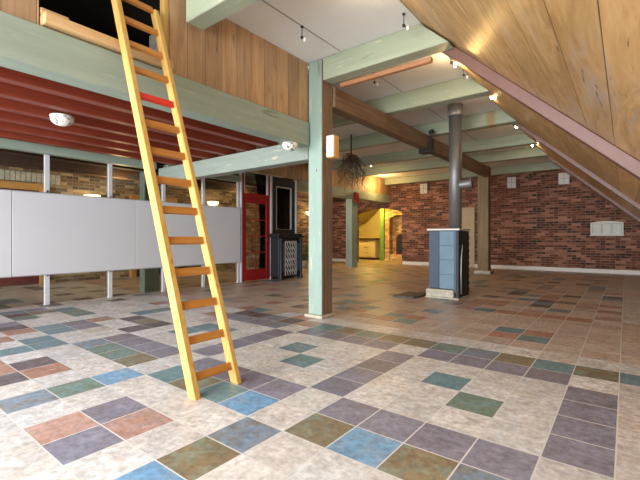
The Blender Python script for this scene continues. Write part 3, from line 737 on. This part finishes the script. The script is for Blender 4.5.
# twig bundle
tw = thing('twig_bundle', 'hanging bundle of dry brown twigs in front of the gallery', 'decoration', (-5.12, 7.8, 2.1))
bm = bmesh.new(); tube(bm, [(-5.12, 7.8, CEIL - .003), (-5.12, 7.8, 2.85)], .018, 8); obj('hanging_stem', bm, M['blackplastic'], tw)
bm = bmesh.new(); rnd = random.Random(21)
for k in range(64):
    a = rnd.random() * 2 * PI; p = Vector((-5.12, 7.8, 2.95 + .15 * rnd.random())); pts = [p.copy()]
    out = Vector((math.cos(a), math.sin(a), 0)) * rnd.random() ** .5; dr = out * .9 + Vector((0, 0, .3 - .6 * rnd.random())); ph = rnd.random() * 6
    for j in range(14):
        dr = (dr * .5 + out * (.55 if j < 5 else .0) + Vector((math.cos(ph + j * 1.3) * .7, math.sin(ph * 2 + j * 1.1) * .7, -.36 + rnd.uniform(-.55, .4))))
        p = p + dr.normalized() * (.055 + .04 * rnd.random())
        p.z = max(p.z, 2.02 + .2 * rnd.random()); pts.append(p.copy())
    tube(bm, pts, [.0085 - .0004 * j for j in range(15)], 4)
tg = obj('twigs', bm, M['twig'], tw); tg['kind'] = 'stuff'

# ------------------------------------------------------------------ kitchen behind the arch
struct('wall_kitchen', B(-13, -5.0, 18.6, 18.8, 0, 3.4), M['kitchenwall'])
struct('wall_kitchen.001', B(-13.1, -12.9, YB + .3, 18.6, 0, 3.4), M['kitchenwall'])
struct('wall_kitchen.002', B(-5.1, -5.0, YB + .3, 18.6, 0, 3.4), M['kitchenwall'])
struct('ceiling_kitchen', B(-13, -5, YB + .3, 18.8, 3.1, 3.2), M['kitchenwall'])
bm = bmesh.new(); prism(bm, [(-12.6, 1.9), (-11.2, 1.9), (-9.9, 3.0), (-9.9, 3.08), (-12.6, 3.08)], 1, 16.9, 18.5)
struct('ceiling_kitchen.001', bm, M['oliveceil'])
kc = thing('kitchen_cabinet', 'cream kitchen drawer cabinet under a dark worktop, seen through the arch', 'cabinet', (-10.4, 17.3, 0))
obj('carcass', B(-12.4, -9.75, 17.02, 17.6, .1, .985, bev=.004), M['cabinet'], kc)
for k, z in enumerate((.14, .42, .70)):
    for xa in (-11.75, -10.75):
        dw = obj('drawer', B(xa, xa + .97, 16.99, 17.018, z, z + .26, bev=.006), M['cabinet'], kc)
        bm = bmesh.new(); bx(bm, xa + .35, xa + .62, 16.965, 16.99, z + .20, z + .215, .003); obj('handle', bm, M['pipe'], dw)
obj('plinth', B(-12.4, -9.75, 17.06, 17.6, 0, .1), M['worktop'], kc)
tag(centre(obj('worktop', B(-12.45, -9.70, 16.93, 17.62, .99, 1.075, bev=.006), M['worktop'])), 'dark worktop on the cream kitchen cabinet', 'worktop')
beam('green_upright', 'bright green painted upright inside the arch beside the kitchen', -9.40, -9.18, 16.85, 17.0, 0, 3.09, M['kitchengreen'], 'post')
# niche wall of yellow brick with an arched opening
bm = bmesh.new()
nx0, nx1, nz = -8.92, -7.6, 1.72
bx(bm, -9.17, -6.2, 17.25, 17.3, 0, 3.09)
bx(bm, -9.17, nx0, 16.9, 17.25, 0, 3.09); bx(bm, nx1, -6.2, 16.9, 17.25, 0, 3.09)
ap = [(nx0 + (nx1 - nx0) * k / 8, 2.02 + .16 * math.sin(PI * k / 8)) for k in range(9)]
for p_, q_ in zip(ap, ap[1:]): prism(bm, [p_, q_, (q_[0], 3.09), (p_[0], 3.09)], 1, 16.9, 17.25)
struct('wall_niche', bm, M['kbrick'])
struct('trim_niche', B(nx0 + .01, nx1 - .01, 16.95, 17.235, 0, .30), M['kbrick'])
hc = thing('hall_clock', 'dark maroon arched case standing in the yellow brick niche', 'case', (-8.35, 17.1, .3))
bm = bmesh.new(); prism(bm, [(-8.62, .302), (-8.12, .302), (-8.12, 1.05)] + [(-8.37 + .25 * math.cos(a), 1.05 + .25 * math.sin(a)) for a in [PI * k / 8 for k in range(1, 8)]] + [(-8.62, 1.05)], 1, 17.0, 17.2, bev=.006)
obj('case', bm, M['maroon'], hc)
bm = bmesh.new(); prism(bm, [(-8.55, .40), (-8.19, .40), (-8.19, 1.05)] + [(-8.37 + .18 * math.cos(a), 1.05 + .18 * math.sin(a)) for a in [PI * k / 8 for k in range(1, 8)]] + [(-8.55, 1.05)], 1, 16.985, 16.998)
obj('front_panel', bm, M['black'], hc)

# ------------------------------------------------------------------ light
def area(name, loc, rot, sx_, sy_, e, col, portal=False):
    l = bpy.data.lights.new(name, 'AREA'); l.shape = 'RECTANGLE'; l.size = sx_; l.size_y = sy_; l.energy = e; l.color = col
    if portal: l.cycles.is_portal = True
    o = bpy.data.objects.new(name, l); COL.objects.link(o); o.location = loc; o.rotation_euler = rot; return o
# tall glazed front behind the camera: daylight
area('front_window_daylight', (-4.2, -5.9, 1.75), (math.radians(90), 0, 0), 11.5, 3.3, 1500, (.90, .95, 1))
area('near_floor_fill', (-2.4, -1.5, 1.9), (math.radians(52), 0, math.radians(10)), 5.5, 1.6, 100, (.74, .87, 1))  # added cool fill aimed down at the near floor, no door there
pt_light('wall_lamp_glow', (-9.3, 4.40, 2.25), 34, (1, .66, .30), .1)
pt_light('wall_lamp_glow', (-9.3, 8.13, 2.3), 34, (1, .66, .30), .1)
pt_light('wall_lamp_glow', (-9.4, 12.0, 2.28), 40, (1, .66, .30), .1)
pt_light('kitchen_glow', (-9.7, 16.1, 2.6), 95, (1, .68, .13), .2)
pt_light('kitchen_glow', (-11.3, 16.3, 2.6), 40, (1, .68, .13), .2)
pt_light('gallery_glow', (-7.45, 13.5, 3.15), 30, (1, .62, .22), .06)
pt_light('roof_glow', (-1.75, 4.9, 3.05), 5, (1, .62, .22), .05)

w = bpy.data.worlds.new('sky'); SC.world = w; w.use_nodes = True
bg = w.node_tree.nodes['Background']; bg.inputs[0].default_value = (.86, .92, 1, 1); bg.inputs[1].default_value = .9

cam = bpy.data.cameras.new('camera'); co = bpy.data.objects.new('camera', cam); COL.objects.link(co)
co.location = (0, 0, 1.0978); co.rotation_euler = (PI / 2, 0, .659655)
cam.sensor_width = 36; cam.lens = 394.276 / 640 * 36; cam.shift_y = -2.3 / 640; cam.clip_start = .02
SC.camera = co
SC.view_settings.view_transform = 'Standard'; SC.view_settings.look = 'None'; SC.view_settings.gamma = 1
SC.view_settings.exposure = 0.75
SC.view_settings.use_curve_mapping = False
SC.cycles.use_denoising = True
SC.cycles.max_bounces = 10; SC.cycles.diffuse_bounces = 6
SC.cycles.sample_clamp_indirect = 6
